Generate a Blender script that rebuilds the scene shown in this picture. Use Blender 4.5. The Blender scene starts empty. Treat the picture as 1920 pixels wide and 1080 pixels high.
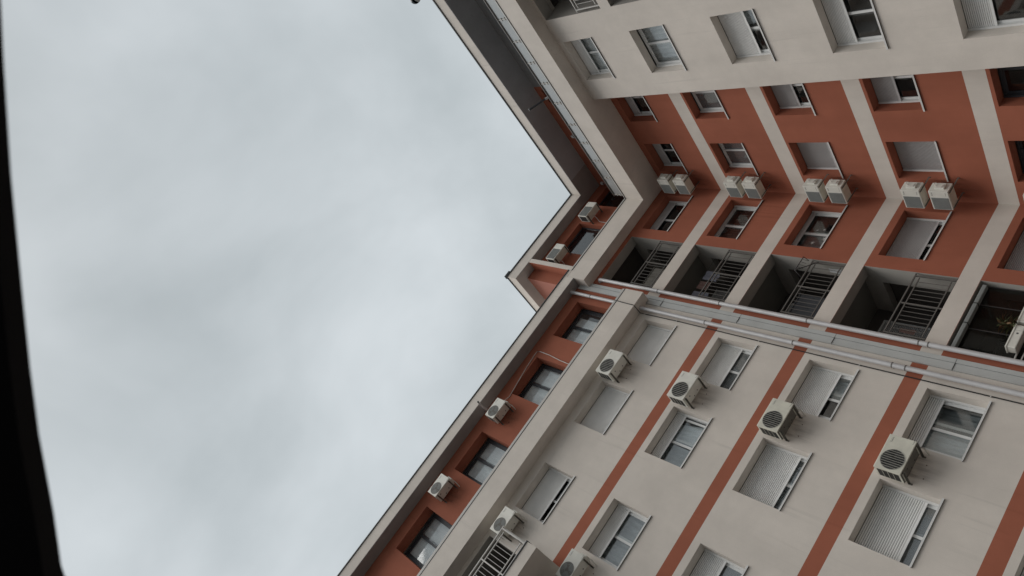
import bpy, bmesh, math, random
from mathutils import Vector, Matrix
random.seed(7)
scene = bpy.context.scene
COL = scene.collection
PI = math.pi

# ------------------------------------------------------------------ helpers
class MB:
    """collects polygons, then links them as ONE mesh object"""
    def __init__(self):
        self.v = []; self.f = []; self.m = []; self.smooth = []
    def face(self, pts, mat=0, smooth=False):
        i = len(self.v)
        self.v += [tuple(p) for p in pts]
        self.f.append(list(range(i, i + len(pts)))); self.m.append(mat); self.smooth.append(smooth)
    def solid(self, verts, faces, mat=0, smooth=False):
        i = len(self.v)
        self.v += [tuple(p) for p in verts]
        for f in faces:
            self.f.append([i + k for k in f]); self.m.append(mat); self.smooth.append(smooth)
    def box(self, a, b, mat=0):
        (x0, y0, z0), (x1, y1, z1) = a, b
        x0, x1 = min(x0, x1), max(x0, x1); y0, y1 = min(y0, y1), max(y0, y1); z0, z1 = min(z0, z1), max(z0, z1)
        V = [(x0,y0,z0),(x1,y0,z0),(x1,y1,z0),(x0,y1,z0),(x0,y0,z1),(x1,y0,z1),(x1,y1,z1),(x0,y1,z1)]
        self.solid(V, [(3,2,1,0),(4,5,6,7),(0,1,5,4),(1,2,6,5),(2,3,7,6),(3,0,4,7)], mat)
    def bevbox(self, a, b, r, mat=0):
        """box with chamfered edges"""
        bm = bmesh.new()
        bmesh.ops.create_cube(bm, size=1)
        c = [(p + q) / 2 for p, q in zip(a, b)]; s = [abs(q - p) for p, q in zip(a, b)]
        for v in bm.verts:
            v.co = Vector((c[0] + v.co.x*s[0], c[1] + v.co.y*s[1], c[2] + v.co.z*s[2]))
        bmesh.ops.bevel(bm, geom=list(bm.edges), offset=r, segments=2, profile=.6, affect='EDGES')
        bm.verts.index_update()
        self.solid([v.co for v in bm.verts], [[v.index for v in f.verts] for f in bm.faces], mat)
        bm.free()
    def prism(self, poly, z0, z1, mat=0):
        """vertical prism over a counter-clockwise xy polygon"""
        n = len(poly)
        V = [(x, y, z0) for x, y in poly] + [(x, y, z1) for x, y in poly]
        F = [list(range(n))[::-1], list(range(n, 2*n))] + [(i, (i+1) % n, (i+1) % n + n, i + n) for i in range(n)]
        self.solid(V, F, mat)
    def tube(self, pts, r, n=8, mat=0, cap=True, r1=None):
        pts = [Vector(p) for p in pts]
        rings = []
        for i, p in enumerate(pts):
            d = (pts[min(i+1, len(pts)-1)] - pts[max(i-1, 0)]).normalized()
            up = Vector((0, 0, 1)) if abs(d.z) < .9 else Vector((1, 0, 0))
            a = d.cross(up).normalized(); b = d.cross(a).normalized()
            rr = r if r1 is None else r + (r1 - r)*i/(len(pts)-1)
            rings.append([p + a*rr*math.cos(2*PI*k/n) + b*rr*math.sin(2*PI*k/n) for k in range(n)])
        V = [q for R_ in rings for q in R_]
        F = []
        for i in range(len(pts)-1):
            for k in range(n):
                F.append((i*n + k, i*n + (k+1) % n, (i+1)*n + (k+1) % n, (i+1)*n + k))
        self.solid(V, F, mat, smooth=True)
        if cap:
            self.face(rings[0][::-1], mat); self.face(rings[-1], mat)
    def map(self, T):
        self.v = [tuple(T(*p)) for p in self.v]
        return self
    def build(self, name, mats, parent=None, fix=True):
        me = bpy.data.meshes.new(name)
        me.from_pydata(self.v, [], self.f)
        if not isinstance(mats, (list, tuple)): mats = [mats]
        for m in mats: me.materials.append(m)
        for p, mi, s in zip(me.polygons, self.m, self.smooth):
            p.material_index = mi; p.use_smooth = s
        if fix:
            bm = bmesh.new(); bm.from_mesh(me)
            bmesh.ops.recalc_face_normals(bm, faces=bm.faces)
            bm.to_mesh(me); bm.free()
        o = bpy.data.objects.new(name, me)
        COL.objects.link(o)
        if parent is not None: o.parent = parent
        return o

def empty(name, loc=(0, 0, 0), rz=0):
    o = bpy.data.objects.new(name, None); COL.objects.link(o)
    o.empty_display_size = .2
    o.location = loc; o.rotation_euler = (0, 0, rz)
    return o
def tag(o, label=None, cat=None, group=None, kind=None):
    if label: o['label'] = label
    if cat: o['category'] = cat
    if group: o['group'] = group
    if kind: o['kind'] = kind
    return o
def copy_tree(o, parent=None):
    c = o.copy(); COL.objects.link(c)
    if parent is not None: c.parent = parent
    for ch in list(o.children): copy_tree(ch, c)
    return c

def arc(p0, p1, p2, n=6):
    p0, p1, p2 = Vector(p0), Vector(p1), Vector(p2)
    return [tuple((1-t)**2*p0 + 2*t*(1-t)*p1 + t*t*p2) for t in [i/n for i in range(n+1)]]

# wall frames: u = metres from the inner corner along the wall, o = metres out of the wall, z = height
TB = lambda u, o, z: (u, o, z)
TA = lambda u, o, z: (o, u, z)

# ------------------------------------------------------------------ materials
def newmat(name):
    m = bpy.data.materials.new(name); m.use_nodes = True
    nt = m.node_tree
    return m, nt, nt.nodes['Principled BSDF']
def N(nt, t, **kw):
    n = nt.nodes.new(t)
    for k, v in kw.items(): setattr(n, k, v)
    return n
def plaster(name, col, var=.08, streak=.035, bump=.12, rough=.92, run=.10):
    """painted render: big soft blotches, faint vertical rain streaks, fine grain"""
    m, nt, bs = newmat(name)
    geo = N(nt, 'ShaderNodeNewGeometry')
    n1 = N(nt, 'ShaderNodeTexNoise'); n1.inputs['Scale'].default_value = .55; n1.inputs['Detail'].default_value = 5
    nt.links.new(geo.outputs['Position'], n1.inputs['Vector'])
    mp = N(nt, 'ShaderNodeMapping'); mp.inputs['Scale'].default_value = (2.3, 2.3, .16)
    nt.links.new(geo.outputs['Position'], mp.inputs['Vector'])
    n2 = N(nt, 'ShaderNodeTexNoise'); n2.inputs['Scale'].default_value = 1; n2.inputs['Detail'].default_value = 6
    nt.links.new(mp.outputs[0], n2.inputs['Vector'])
    n3 = N(nt, 'ShaderNodeTexNoise'); n3.inputs['Scale'].default_value = 60; n3.inputs['Detail'].default_value = 3
    nt.links.new(geo.outputs['Position'], n3.inputs['Vector'])
    def mr(src, lo, hi, a, b):
        r = N(nt, 'ShaderNodeMapRange'); r.inputs[1].default_value = lo; r.inputs[2].default_value = hi
        r.inputs[3].default_value = a; r.inputs[4].default_value = b
        nt.links.new(src, r.inputs[0]); return r.outputs[0]
    a = mr(n1.outputs['Fac'], .3, .7, 1-var, 1+var*.5)
    b = mr(n2.outputs['Fac'], .35, .7, 1-streak, 1+streak*.4)
    c = mr(n3.outputs['Fac'], .3, .7, .965, 1.03)
    m1 = N(nt, 'ShaderNodeMath', operation='MULTIPLY'); nt.links.new(a, m1.inputs[0]); nt.links.new(b, m1.inputs[1])
    n4 = N(nt, 'ShaderNodeTexNoise'); n4.inputs['Scale'].default_value = 1.7; n4.inputs['Detail'].default_value = 8; n4.inputs['Roughness'].default_value = .65
    nt.links.new(geo.outputs['Position'], n4.inputs['Vector'])
    mp5 = N(nt, 'ShaderNodeMapping'); mp5.inputs['Scale'].default_value = (9, 9, .35)
    nt.links.new(geo.outputs['Position'], mp5.inputs['Vector'])
    n5 = N(nt, 'ShaderNodeTexNoise'); n5.inputs['Scale'].default_value = 1; n5.inputs['Detail'].default_value = 3
    nt.links.new(mp5.outputs[0], n5.inputs['Vector'])
    d1 = mr(n5.outputs['Fac'], .58, .72, 0, 1); d2 = mr(n1.outputs['Fac'], .5, .62, 0, 1)
    dm = N(nt, 'ShaderNodeMath', operation='MULTIPLY'); nt.links.new(d1, dm.inputs[0]); nt.links.new(d2, dm.inputs[1])
    runs = mr(dm.outputs[0], 0, 1, 1, 1-run); blot = mr(n4.outputs['Fac'], .35, .65, .96, 1.03)
    m0 = N(nt, 'ShaderNodeMath', operation='MULTIPLY'); nt.links.new(runs, m0.inputs[0]); nt.links.new(blot, m0.inputs[1])
    m00 = N(nt, 'ShaderNodeMath', operation='MULTIPLY'); nt.links.new(m0.outputs[0], m00.inputs[0]); nt.links.new(c, m00.inputs[1])
    m2 = N(nt, 'ShaderNodeMath', operation='MULTIPLY'); nt.links.new(m1.outputs[0], m2.inputs[0]); nt.links.new(m00.outputs[0], m2.inputs[1])
    mx = N(nt, 'ShaderNodeVectorMath', operation='SCALE'); mx.inputs[0].default_value = col[:3]
    nt.links.new(m2.outputs[0], mx.inputs['Scale'])
    nt.links.new(mx.outputs[0], bs.inputs['Base Color'])
    bs.inputs['Roughness'].default_value = rough
    bs.inputs['Specular IOR Level'].default_value = .25
    bp = N(nt, 'ShaderNodeBump'); bp.inputs['Strength'].default_value = bump; bp.inputs['Distance'].default_value = .01
    nt.links.new(n3.outputs['Fac'], bp.inputs['Height']); nt.links.new(bp.outputs[0], bs.inputs['Normal'])
    return m
def paint(name, col, rough=.5, metal=0., var=.06, scale=6, spec=.4):
    m, nt, bs = newmat(name)
    geo = N(nt, 'ShaderNodeNewGeometry')
    n1 = N(nt, 'ShaderNodeTexNoise'); n1.inputs['Scale'].default_value = scale; n1.inputs['Detail'].default_value = 6
    nt.links.new(geo.outputs['Position'], n1.inputs['Vector'])
    r = N(nt, 'ShaderNodeMapRange'); r.inputs[1].default_value = .3; r.inputs[2].default_value = .7
    r.inputs[3].default_value = 1-var; r.inputs[4].default_value = 1+var*.6
    nt.links.new(n1.outputs['Fac'], r.inputs[0])
    mx = N(nt, 'ShaderNodeVectorMath', operation='SCALE'); mx.inputs[0].default_value = col[:3]
    nt.links.new(r.outputs[0], mx.inputs['Scale'])
    nt.links.new(mx.outputs[0], bs.inputs['Base Color'])
    bs.inputs['Roughness'].default_value = rough; bs.inputs['Metallic'].default_value = metal
    bs.inputs['Specular IOR Level'].default_value = spec
    return m
def glassmat(name, tint, alpha, rough=.03, fr=1.45, coat=.10):
    """thin pane: see-through share + tinted body + fresnel reflection"""
    m, nt, bs = newmat(name)
    out = nt.nodes['Material Output']
    bs.inputs['Base Color'].default_value = (*tint, 1); bs.inputs['Roughness'].default_value = rough
    bs.inputs['IOR'].default_value = fr; bs.inputs['Specular IOR Level'].default_value = .6
    tr = N(nt, 'ShaderNodeBsdfTransparent'); tr.inputs[0].default_value = (.965, .985, .985, 1)
    gl = N(nt, 'ShaderNodeBsdfGlossy'); gl.inputs['Roughness'].default_value = rough
    # thin-sheet fresnel (Schlick on |cos|, the same from both faces of the pane)
    gg = N(nt, 'ShaderNodeNewGeometry')
    dt = N(nt, 'ShaderNodeVectorMath', operation='DOT_PRODUCT'); nt.links.new(gg.outputs['Incoming'], dt.inputs[0]); nt.links.new(gg.outputs['Normal'], dt.inputs[1])
    def mth(op, a, b):
        q = N(nt, 'ShaderNodeMath', operation=op)
        for i_, v_ in enumerate((a, b)):
            if v_ is None: continue
            if isinstance(v_, (int, float)): q.inputs[i_].default_value = v_
            else: nt.links.new(v_, q.inputs[i_])
        return q
    f0 = ((fr-1)/(fr+1))**2
    fn = mth('ADD', mth('MULTIPLY', mth('POWER', mth('SUBTRACT', 1., mth('ABSOLUTE', dt.outputs['Value'], None).outputs[0]).outputs[0], 5.).outputs[0], 1-f0).outputs[0], f0)
    mx = N(nt, 'ShaderNodeMixShader'); mx.inputs[0].default_value = alpha
    nt.links.new(tr.outputs[0], mx.inputs[1]); nt.links.new(bs.outputs[0], mx.inputs[2])
    m2 = N(nt, 'ShaderNodeMixShader')
    mm = N(nt, 'ShaderNodeMath', operation='MAXIMUM'); mm.inputs[1].default_value = coat
    nt.links.new(fn.outputs[0], mm.inputs[0]); nt.links.new(mm.outputs[0], m2.inputs[0]); nt.links.new(mx.outputs[0], m2.inputs[1]); nt.links.new(gl.outputs[0], m2.inputs[2])
    nt.links.new(m2.outputs[0], out.inputs['Surface'])
    return m
def cloth(name, col):
    m, nt, bs = newmat(name)
    tc = N(nt, 'ShaderNodeNewGeometry')
    mp = N(nt, 'ShaderNodeMapping'); mp.inputs['Scale'].default_value = (3, 3, .6)
    nt.links.new(tc.outputs['Position'], mp.inputs['Vector'])
    n1 = N(nt, 'ShaderNodeTexNoise'); n1.inputs['Scale'].default_value = 2; n1.inputs['Detail'].default_value = 4
    nt.links.new(mp.outputs[0], n1.inputs['Vector'])
    r = N(nt, 'ShaderNodeMapRange'); r.inputs[1].default_value = .3; r.inputs[2].default_value = .7
    r.inputs[3].default_value = .8; r.inputs[4].default_value = 1.1
    nt.links.new(n1.outputs['Fac'], r.inputs[0])
    mx = N(nt, 'ShaderNodeVectorMath', operation='SCALE'); mx.inputs[0].default_value = col[:3]
    nt.links.new(r.outputs[0], mx.inputs['Scale']); nt.links.new(mx.outputs[0], bs.inputs['Base Color'])
    bs.inputs['Roughness'].default_value = .9
    return m

M = {}
M['cream'] = plaster('cream_render', (.69, .632, .572))
M['cream_sec'] = plaster('cream_render_wing', (.69, .632, .572))
M['red'] = plaster('brick_red_render', (.37, .125, .076), var=.13, streak=.05, run=.14)
M['pale_red'] = plaster('pale_red_render', (.40, .17, .13), var=.08)
M['grey_render'] = plaster('dark_grey_render', (.26, .26, .265))
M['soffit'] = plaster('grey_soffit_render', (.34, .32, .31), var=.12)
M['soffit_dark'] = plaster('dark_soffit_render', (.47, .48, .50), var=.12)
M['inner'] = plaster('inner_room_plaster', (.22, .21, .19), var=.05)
M['loggia_shade'] = plaster('loggia_shade_tone', (.10, .088, .08), var=.15)  # dark colour paints in the shade deep inside the loggias
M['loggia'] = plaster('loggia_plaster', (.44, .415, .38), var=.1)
M['coping'] = paint('dark_coping_metal', (.03, .032, .035), .45)
M['trim'] = paint('cream_metal_trim', (.52, .50, .47), .5)
M['white_alu'] = paint('white_window_aluminium', (.74, .74, .73), .4, var=.04)
M['grey_alu'] = paint('dark_grey_window_aluminium', (.055, .06, .068), .4)
M['dark_alu'] = paint('near_black_track_aluminium', (.05, .045, .045), .5)
M['shutter'] = paint('pale_shutter_slats', (.84, .835, .82), .5, var=.07, scale=2.2)
M['shutter_grey'] = paint('grey_shutter_slats', (.50, .49, .49), .6, var=.07, scale=2.2)
M['slot'] = paint('shutter_slot_shadow_gap', (.22, .22, .22), .8)
M['sill'] = paint('white_sill_metal', (.70, .695, .68), .45)
M['gap'] = paint('plain_black', (.012, .012, .012), .8)
M['glass_dark'] = glassmat('dark_pane_glass', (.012, .013, .014), .45)
M['glass'] = glassmat('clear_pane_glass', (.05, .055, .06), .10, coat=.10)
M['glass_loggia'] = glassmat('loggia_pane_glass', (.012, .012, .010), .55, fr=1.25, coat=.01)
M['glass_attic'] = glassmat('attic_pane_glass', (.5, .52, .53), .05, fr=1.4, coat=.08)
M['blind_white'] = cloth('white_pleated_blind', (.93, .94, .95))
M['glass_coated'] = glassmat('sky_reflecting_pane_glass', (.05, .055, .06), .08, coat=.2)
M['glass_grey'] = glassmat('grey_pane_glass', (.22, .235, .24), .5, .05, coat=.12)
M['glass_rail'] = glassmat('milky_railing_glass', (.52, .54, .54), .72, .12)
M['curtain'] = cloth('white_curtain_cloth', (.80, .82, .84))
M['curtain_grey'] = cloth('grey_curtain_cloth', (.42, .44, .45))
M['blind_dark'] = cloth('dark_blue_grey_blind', (.13, .135, .165))
M['cloth_brown'] = cloth('brown_cloth', (.12, .07, .06))
M['rail'] = paint('brown_grey_railing_steel', (.15, .14, .13), .45)
M['rail_light'] = paint('white_railing_steel', (.55, .53, .50), .45)
M['pipe'] = paint('grey_zinc_pipe', (.54, .535, .54), .42, .12, var=.10, scale=3)
M['jointmetal'] = paint('light_grey_joint_metal', (.50, .51, .50), .5, .1, var=.08, scale=2)
M['ac'] = paint('offwhite_unit_casing', (.74, .725, .66), .5, var=.07, scale=5)
M['ac_old'] = paint('yellowed_unit_casing', (.66, .64, .55), .55, var=.10, scale=5)
M['ac_grey'] = paint('grey_unit_grille', (.24, .255, .25), .6, var=.05)
M['ac_dark'] = paint('dark_unit_recess', (.035, .034, .032), .6)
M['ac_wire'] = paint('unit_grille_wire', (.38, .37, .33), .5)
M['ac_mark'] = paint('unit_lettering_grey', (.10, .10, .10), .6)
M['steel'] = paint('dirty_bracket_steel', (.15, .14, .12), .6, var=.2)
M['hose'] = paint('white_plastic_hose', (.62, .56, .52), .5)
M['cable'] = paint('black_cable_rubber', (.012, .012, .012), .55)
M['rust'] = paint('rusty_bolt', (.10, .035, .018), .85)
M['plant'] = paint('dry_plant_leaf', (.15, .085, .04), .8, var=.35, scale=20)
M['leafgreen'] = paint('green_plant_leaf', (.10, .11, .05), .7, var=.35, scale=20)
M['car'] = paint('black_car_trim', (.004, .004, .005), .7, spec=.1)
M['lamp'] = paint('white_fixture_plastic', (.62, .64, .65), .4)
M['lampdark'] = paint('dark_fixture_lens', (.02, .025, .03), .25)
M['sticker'] = paint('white_window_sticker', (.55, .55, .53), .7)

def ground_mat():
    m, nt, bs = newmat('asphalt')
    n1 = N(nt, 'ShaderNodeTexNoise'); n1.inputs['Scale'].default_value = 30; n1.inputs['Detail'].default_value = 8
    g = N(nt, 'ShaderNodeNewGeometry'); nt.links.new(g.outputs['Position'], n1.inputs['Vector'])
    cr = N(nt, 'ShaderNodeValToRGB'); cr.color_ramp.elements[0].color = (.04, .04, .04, 1); cr.color_ramp.elements[1].color = (.095, .093, .088, 1)
    nt.links.new(n1.outputs['Fac'], cr.inputs[0]); nt.links.new(cr.outputs[0], bs.inputs['Base Color'])
    bs.inputs['Roughness'].default_value = .9
    return m
M['ground'] = ground_mat()

# ------------------------------------------------------------------ wall sheets with real openings
def wall_sheet(T, u0, u1, z0, z1, holes, matf, cuts_z=(), cuts_u=(), o0=0., mb=None, reveal_mat=None):
    """holes: (ua, ub, za, zb, depth).  matf(u, z) -> slot.  One mesh: wall face + reveals."""
    mb = mb or MB()
    us = sorted({round(x, 4) for x in [u0, u1, *cuts_u] + [h[0] for h in holes] + [h[1] for h in holes] if u0 <= x <= u1})
    zs = sorted({round(x, 4) for x in [z0, z1, *cuts_z] + [h[2] for h in holes] + [h[3] for h in holes] if z0 <= x <= z1})
    for i in range(len(us)-1):
        for j in range(len(zs)-1):
            uc, zc = (us[i]+us[i+1])/2, (zs[j]+zs[j+1])/2
            if any(h[0] < uc < h[1] and h[2] < zc < h[3] for h in holes): continue
            mb.face([T(us[i], o0, zs[j]), T(us[i+1], o0, zs[j]), T(us[i+1], o0, zs[j+1]), T(us[i], o0, zs[j+1])], matf(uc, zc))
    for (a, b, c, d, dep) in holes:
        if dep <= 0: continue
        m = (reveal_mat or matf)((a+b)/2, (c+d)/2) if reveal_mat is None else reveal_mat((a+b)/2, (c+d)/2)
        o1 = o0 - dep
        mb.face([T(a, o0, c), T(a, o1, c), T(a, o1, d), T(a, o0, d)], m)
        mb.face([T(b, o0, c), T(b, o1, c), T(b, o1, d), T(b, o0, d)], m)
        mb.face([T(a, o0, d), T(a, o1, d), T(b, o1, d), T(b, o0, d)], m)
        mb.face([T(a, o0, c), T(a, o1, c), T(b, o1, c), T(b, o0, c)], m)
    return mb

FL = 2.887                       # storey height
def fl(z, k): return z - FL*k

# ------------------------------------------------------------------ windows
def slats(T, u0, u1, z0, z1, o, pitch, mat, parent):
    mb = MB(); n = max(1, int(round((z1-z0-.05)/pitch))); p = (z1-z0-.05)/n
    prof = []
    for i in range(n):
        zt = z1 - i*p
        for s, d in ((0., .0), (.10, .009), (.32, .0135), (.58, .0135), (.76, .008), (.82, -.004)):
            prof.append((zt - s*p, o + d))
    prof.append((z0+.05, o - .004))
    for i, ((za, oa), (zb, ob)) in enumerate(zip(prof[:-1], prof[1:])):
        mb.face([(u0, oa, za), (u1, oa, za), (u1, ob, zb), (u0, ob, zb)], 1 if i % 6 == 5 else 0)
    mb.face([(u0, o-.004, z1), (u1, o-.004, z1), (u1, o-.004, z0), (u0, o-.004, z0)])
    mb.box((u0-.005, o-.006, z0), (u1+.005, o+.012, z0+.052))
    return mb.map(lambda *p: T(*p)).build('roller_shutter', [M[mat], M['slot']], parent, fix=False)

def curtain(T, u0, u1, z0, z1, o, mat, parent, amp=.035, wl=.16, slant=0., name='curtain'):
    if mat == 'blind_white': amp = .002; name = 'blind'
    mb = MB(); n = max(6, int((u1-u0)/wl*8)); rows = 5; ph = random.random()*6
    def P(i, j):
        t = i/n; u = u0 + (u1-u0)*t; s = j/rows; z = z1 + (z0-z1)*s
        w = amp*(.5+.5*s)*math.sin(2*PI*u/wl + ph + .6*math.sin(3*u+ph)) + .34*amp*math.sin(5*u + 4*s)
        return (u + slant*s, o + w, z)
    for i in range(n):
        for j in range(rows):
            mb.face([P(i, j), P(i+1, j), P(i+1, j+1), P(i, j+1)], smooth=True)
    o_ = mb.map(lambda *p: T(*p)).build(name, M[mat], parent, fix=False)
    return o_

def window(T, bld, u0, u1, z0, z1, r, shut=None, frame='white_alu', glass='glass_dark', curtains=(), open_a=0., open_b=0.,
           smat='shutter', guides=True, sill=True, pitch=.045, label=None, stickers=0, sillmat='sill', top_box=.0):
    """sliding two-sash window set r metres back; shut = absolute height of the shutter's bottom edge"""
    fw = .05
    mb = MB()
    oa, ob = -r-.13, -r-.05
    mb.box((u0, oa, z0), (u0+fw, ob, z1)); mb.box((u1-fw, oa, z0), (u1, ob, z1))
    mb.box((u0+fw, oa, z1-fw), (u1-fw, ob, z1)); mb.box((u0+fw, oa, z0), (u1-fw, ob, z0+fw))
    mb.box((u0+fw, oa+.035, z0+fw), (u1-fw, oa+.042, z0+fw+.018))
    w = mb.map(lambda *p: T(*p)).build('window', M[frame], bld)
    if label: w['label'] = label
    um = (u0+u1)/2; sw = .08 if glass == 'glass_attic' else .062
    for nm, a, b, oc, off in (('sash', u0+fw, um+.062, -r-.078, open_a), ('sash', um-.062, u1-fw, -r-.105, -open_b)):
        a += off; b += off
        s = MB(); zA, zB = z0+fw*.7, z1-fw*.7
        s.box((a, oc-.012, zA), (a+sw, oc+.012, zB)); s.box((b-sw, oc-.012, zA), (b, oc+.012, zB))
        s.box((a+sw, oc-.012, zB-sw), (b-sw, oc+.012, zB)); s.box((a+sw, oc-.012, zA), (b-sw, oc+.012, zA+sw))
        # glazing bead: a small raised step round the pane
        s.box((a+sw*.75, oc+.012, zA+sw*.75), (a+sw, oc+.016, zB-sw*.75)); s.box((b-sw, oc+.012, zA+sw*.75), (b-sw*.75, oc+.016, zB-sw*.75))
        s.map(lambda *p: T(*p)).build('sash', M[frame], w)
        p = MB(); p.box((a+sw-.004, oc-.004, zA+sw-.004), (b-sw+.004, oc+.002, zB-sw+.004))
        p.map(lambda *q: T(*q)).build('pane', M[glass], w)
    if guides:
        for ga in (u0+.002, u1-.052):
            g = MB(); g.box((ga, -r-.05, z0+.012), (ga+.05, -r+.012, z1-.002))
            g.map(lambda *p: T(*p)).build('shutter_guide', M[frame], w)
    if shut is not None:
        s = slats(T, u0+.054, u1-.054, shut, z1-.004, -r-.022, pitch, smat, w)
    if sill:
        s = MB(); s.box((u0-.035, -r-.05, z0-.004), (u1+.02, .026, z0+.014)); s.box((u0-.035, .026, z0-.026), (u1+.02, .034, z0+.014))
        s.map(lambda *p: T(*p)).build('sill', M[sillmat], w)
        s = MB(); s.box((u0-.03, .001, z0-.024), (u1+.018, .022, z0-.0045))  # black strip stands in for the shadow under the sill
        s.map(lambda *p: T(*p)).build('sill_shadow_strip', M['gap'], w)
    for c in curtains:
        a, b, mat = c[0], c[1], c[2]
        o = c[3] if len(c) > 3 else -r-.24
        curtain(T, u0+(u1-u0)*a, u0+(u1-u0)*b, z0-.05, z1+.05, o, mat, w, slant=(c[5] if len(c) > 5 else 0.))
    if stickers:
        s = MB(); rnd = random.Random(stickers)
        for q in range(stickers):
            cu = u0+(u1-u0)*rnd.uniform(.12, .88); cz = z0+.12+(z1-z0)*rnd.uniform(.05, .5); R_ = rnd.uniform(.05, .10)
            arms = 6; pts = []
            for k in range(arms*2):
                rr = R_ if k % 2 == 0 else R_*.28; an = PI*k/arms + rnd.random()*.2
                pts.append((cu + rr*math.cos(an), -r-.06, cz + rr*math.sin(an)))
            s.face(pts)
        s.map(lambda *p: T(*p)).build('window_sticker', M['sticker'], w, fix=False)
    return w

# ------------------------------------------------------------------ building 1: corner building (red courtyard walls, cream block, roof)
B1 = tag(empty('apartment_building'), 'red corner apartment building with cream floor bands, stacked loggias and roof overhang', 'building')
B2 = tag(empty('apartment_building'), 'pale cream rendered wing with thin red floor bands and dark framed attic windows', 'building')

TOPB, BOTB = 18.02, 17.54           # cream floor band under the upper storey
def band1(u, z):
    for k in range(0, 7):
        if fl(BOTB, k) < z < fl(TOPB, k): return 1
    return 0
cuts1 = [v for k in range(7) for v in (fl(TOPB, k), fl(BOTB, k))]

# wall on the left side (B, plane y = 0)
RB = .30
wB = [(.42, 2.10, fl(19.01, k), fl(20.22, k), RB) for k in range(6)]
logB = [(2.53, 4.66, fl(18.02, k), fl(20.42, k), .0) for k in range(6)]
topB = [(.20, 1.20, 21.9, 23.55, .3), (2.2, 3.69, 22.0, 23.52, .3)]
mb = wall_sheet(TB, 0, 4.95, 0, 20.63, wB + logB, band1, cuts1)
wall_sheet(TB, 0, 5.21, 21.5, 24.04, topB, lambda u, z: 0, mb=mb)
# wall on the right side (A, plane x = 0)
wA1 = [(.80, 2.14, fl(19.07, k), fl(20.34, k), RB) for k in range(6)]
wA2 = [(3.18, 4.60, fl(19.09, k), fl(20.34, k), RB) for k in range(6)]
wall_sheet(TA, 0, 4.75, 0, 20.63, wA1 + wA2, band1, cuts1, mb=mb)
mb.build('wall', [M['red'], M['cream']], B1, fix=False)
# upper storey wall behind the terrace: red near the corner, dark grey further along
mb = wall_sheet(TA, 0, 20, 21.5, 24.04, [(4.35, 4.95, 21.5, 23.72, .15), (7.2, 9.6, 21.5, 23.5, .15)], lambda u, z: 0 if u < 5.1 else 1, cuts_u=(5.1,), o0=.1)
mb.build('terrace_wall', [M['red'], M['grey_render']], B1, fix=False)
mb = MB(); mb.box((-.06, 4.4, 21.5), (-.05, 4.9, 23.7)); mb.box((-.06, 7.25, 21.5), (-.05, 9.55, 23.48)); mb.box((-.05, 8.37, 21.5), (-.02, 8.43, 23.48))
mb.build('terrace_door', M['grey_alu'], B1)
# end wall of the top storey, facing the cream wing
mb = MB(); mb.box((4.9, -6, 21.6), (5.21, -.004, 24.04)); mb.build('end_wall', M['pale_red'], B1)

# cream block standing forward on the right side (plane x = .62)
BX = .62
wW = [(5.53, 7.05, fl(19.07, k), fl(20.37, k), .26) for k in range(6)]
logW = [(7.91, 10.4, fl(18.04, k), fl(20.52, k), .0) for k in range(6)]
mb = wall_sheet(TA, 4.73, 20, 0, 20.63, wW + logW, lambda u, z: 0, o0=BX)
mb.face([(0, 4.73, 0), (BX, 4.73, 0), (BX, 4.73, 20.63), (0, 4.73, 20.63)], 0)
mb.build('projecting_wall', M['cream'], B1, fix=False)

# terrace beam: wraps the inner corner under the glass railing
mb = MB()
mb.prism([(0, 0), (5.04, 0), (5.04, .42), (1.1, .42), (1.1, 20), (0, 20)], 20.63, 21.50)
mb.build('terrace_beam', [M['cream']], B1)
mb = MB()
mb.prism([(.02, .02), (5.03, .02), (4.72, .435), (1.115, .435), (1.115, 20), (.02, 20)], 21.50, 21.525); mb.build('beam_coping', M['coping'], B1)
mb = MB()
mb.box((1.06, .46, 21.525), (1.095, 20, 21.60)); mb.box((1.06, .35, 21.525), (4.54, .405, 21.62))
mb.build('beam_upstand', M['trim'], B1)
# pier that closes the ledge
mb = MB(); mb.box((4.555, .0, 21.525), (4.735, .42, 24.04)); mb.build('pier', M['cream'], B1)
mb = MB(); mb.box((4.735, .0, 21.66), (4.739, .405, 24.035)); mb.build('pier_red_face', M['red'], B1)

# roof: slab with cream fascia, dark coping
mb = MB()
roof_poly = [(-6, -6), (5.6, -6), (5.6, .42), (1.1, .42), (1.1, 20), (-6, 20)]
mb.prism(roof_poly, 24.06, 24.58)
rf = mb.build('roof', M['cream'], B1)
mb = MB()
mb.prism([(-5.9, -5.9), (5.635, -5.9), (5.635, .455), (1.135, .455), (1.135, 20), (-5.9, 20)], 24.58, 24.63)
mb.box((5.35, .33, 24.63), (5.65, .47, 24.70)); mb.build('roof_coping', M['coping'], rf)
mb = MB()
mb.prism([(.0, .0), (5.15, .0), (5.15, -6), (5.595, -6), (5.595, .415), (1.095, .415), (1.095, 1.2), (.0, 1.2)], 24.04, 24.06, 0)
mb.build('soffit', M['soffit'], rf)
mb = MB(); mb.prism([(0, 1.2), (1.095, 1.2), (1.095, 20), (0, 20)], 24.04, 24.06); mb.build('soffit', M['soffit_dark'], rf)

# interiors: floor slabs and a partition that keep the rooms dark
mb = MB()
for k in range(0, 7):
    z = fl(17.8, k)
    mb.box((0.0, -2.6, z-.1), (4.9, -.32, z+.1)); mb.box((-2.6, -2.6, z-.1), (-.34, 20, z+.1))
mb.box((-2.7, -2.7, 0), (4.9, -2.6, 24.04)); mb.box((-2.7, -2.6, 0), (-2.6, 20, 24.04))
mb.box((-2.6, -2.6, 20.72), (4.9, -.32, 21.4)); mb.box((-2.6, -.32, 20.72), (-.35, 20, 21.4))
mb.build('interior_partition', M['inner'], B1)

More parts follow.
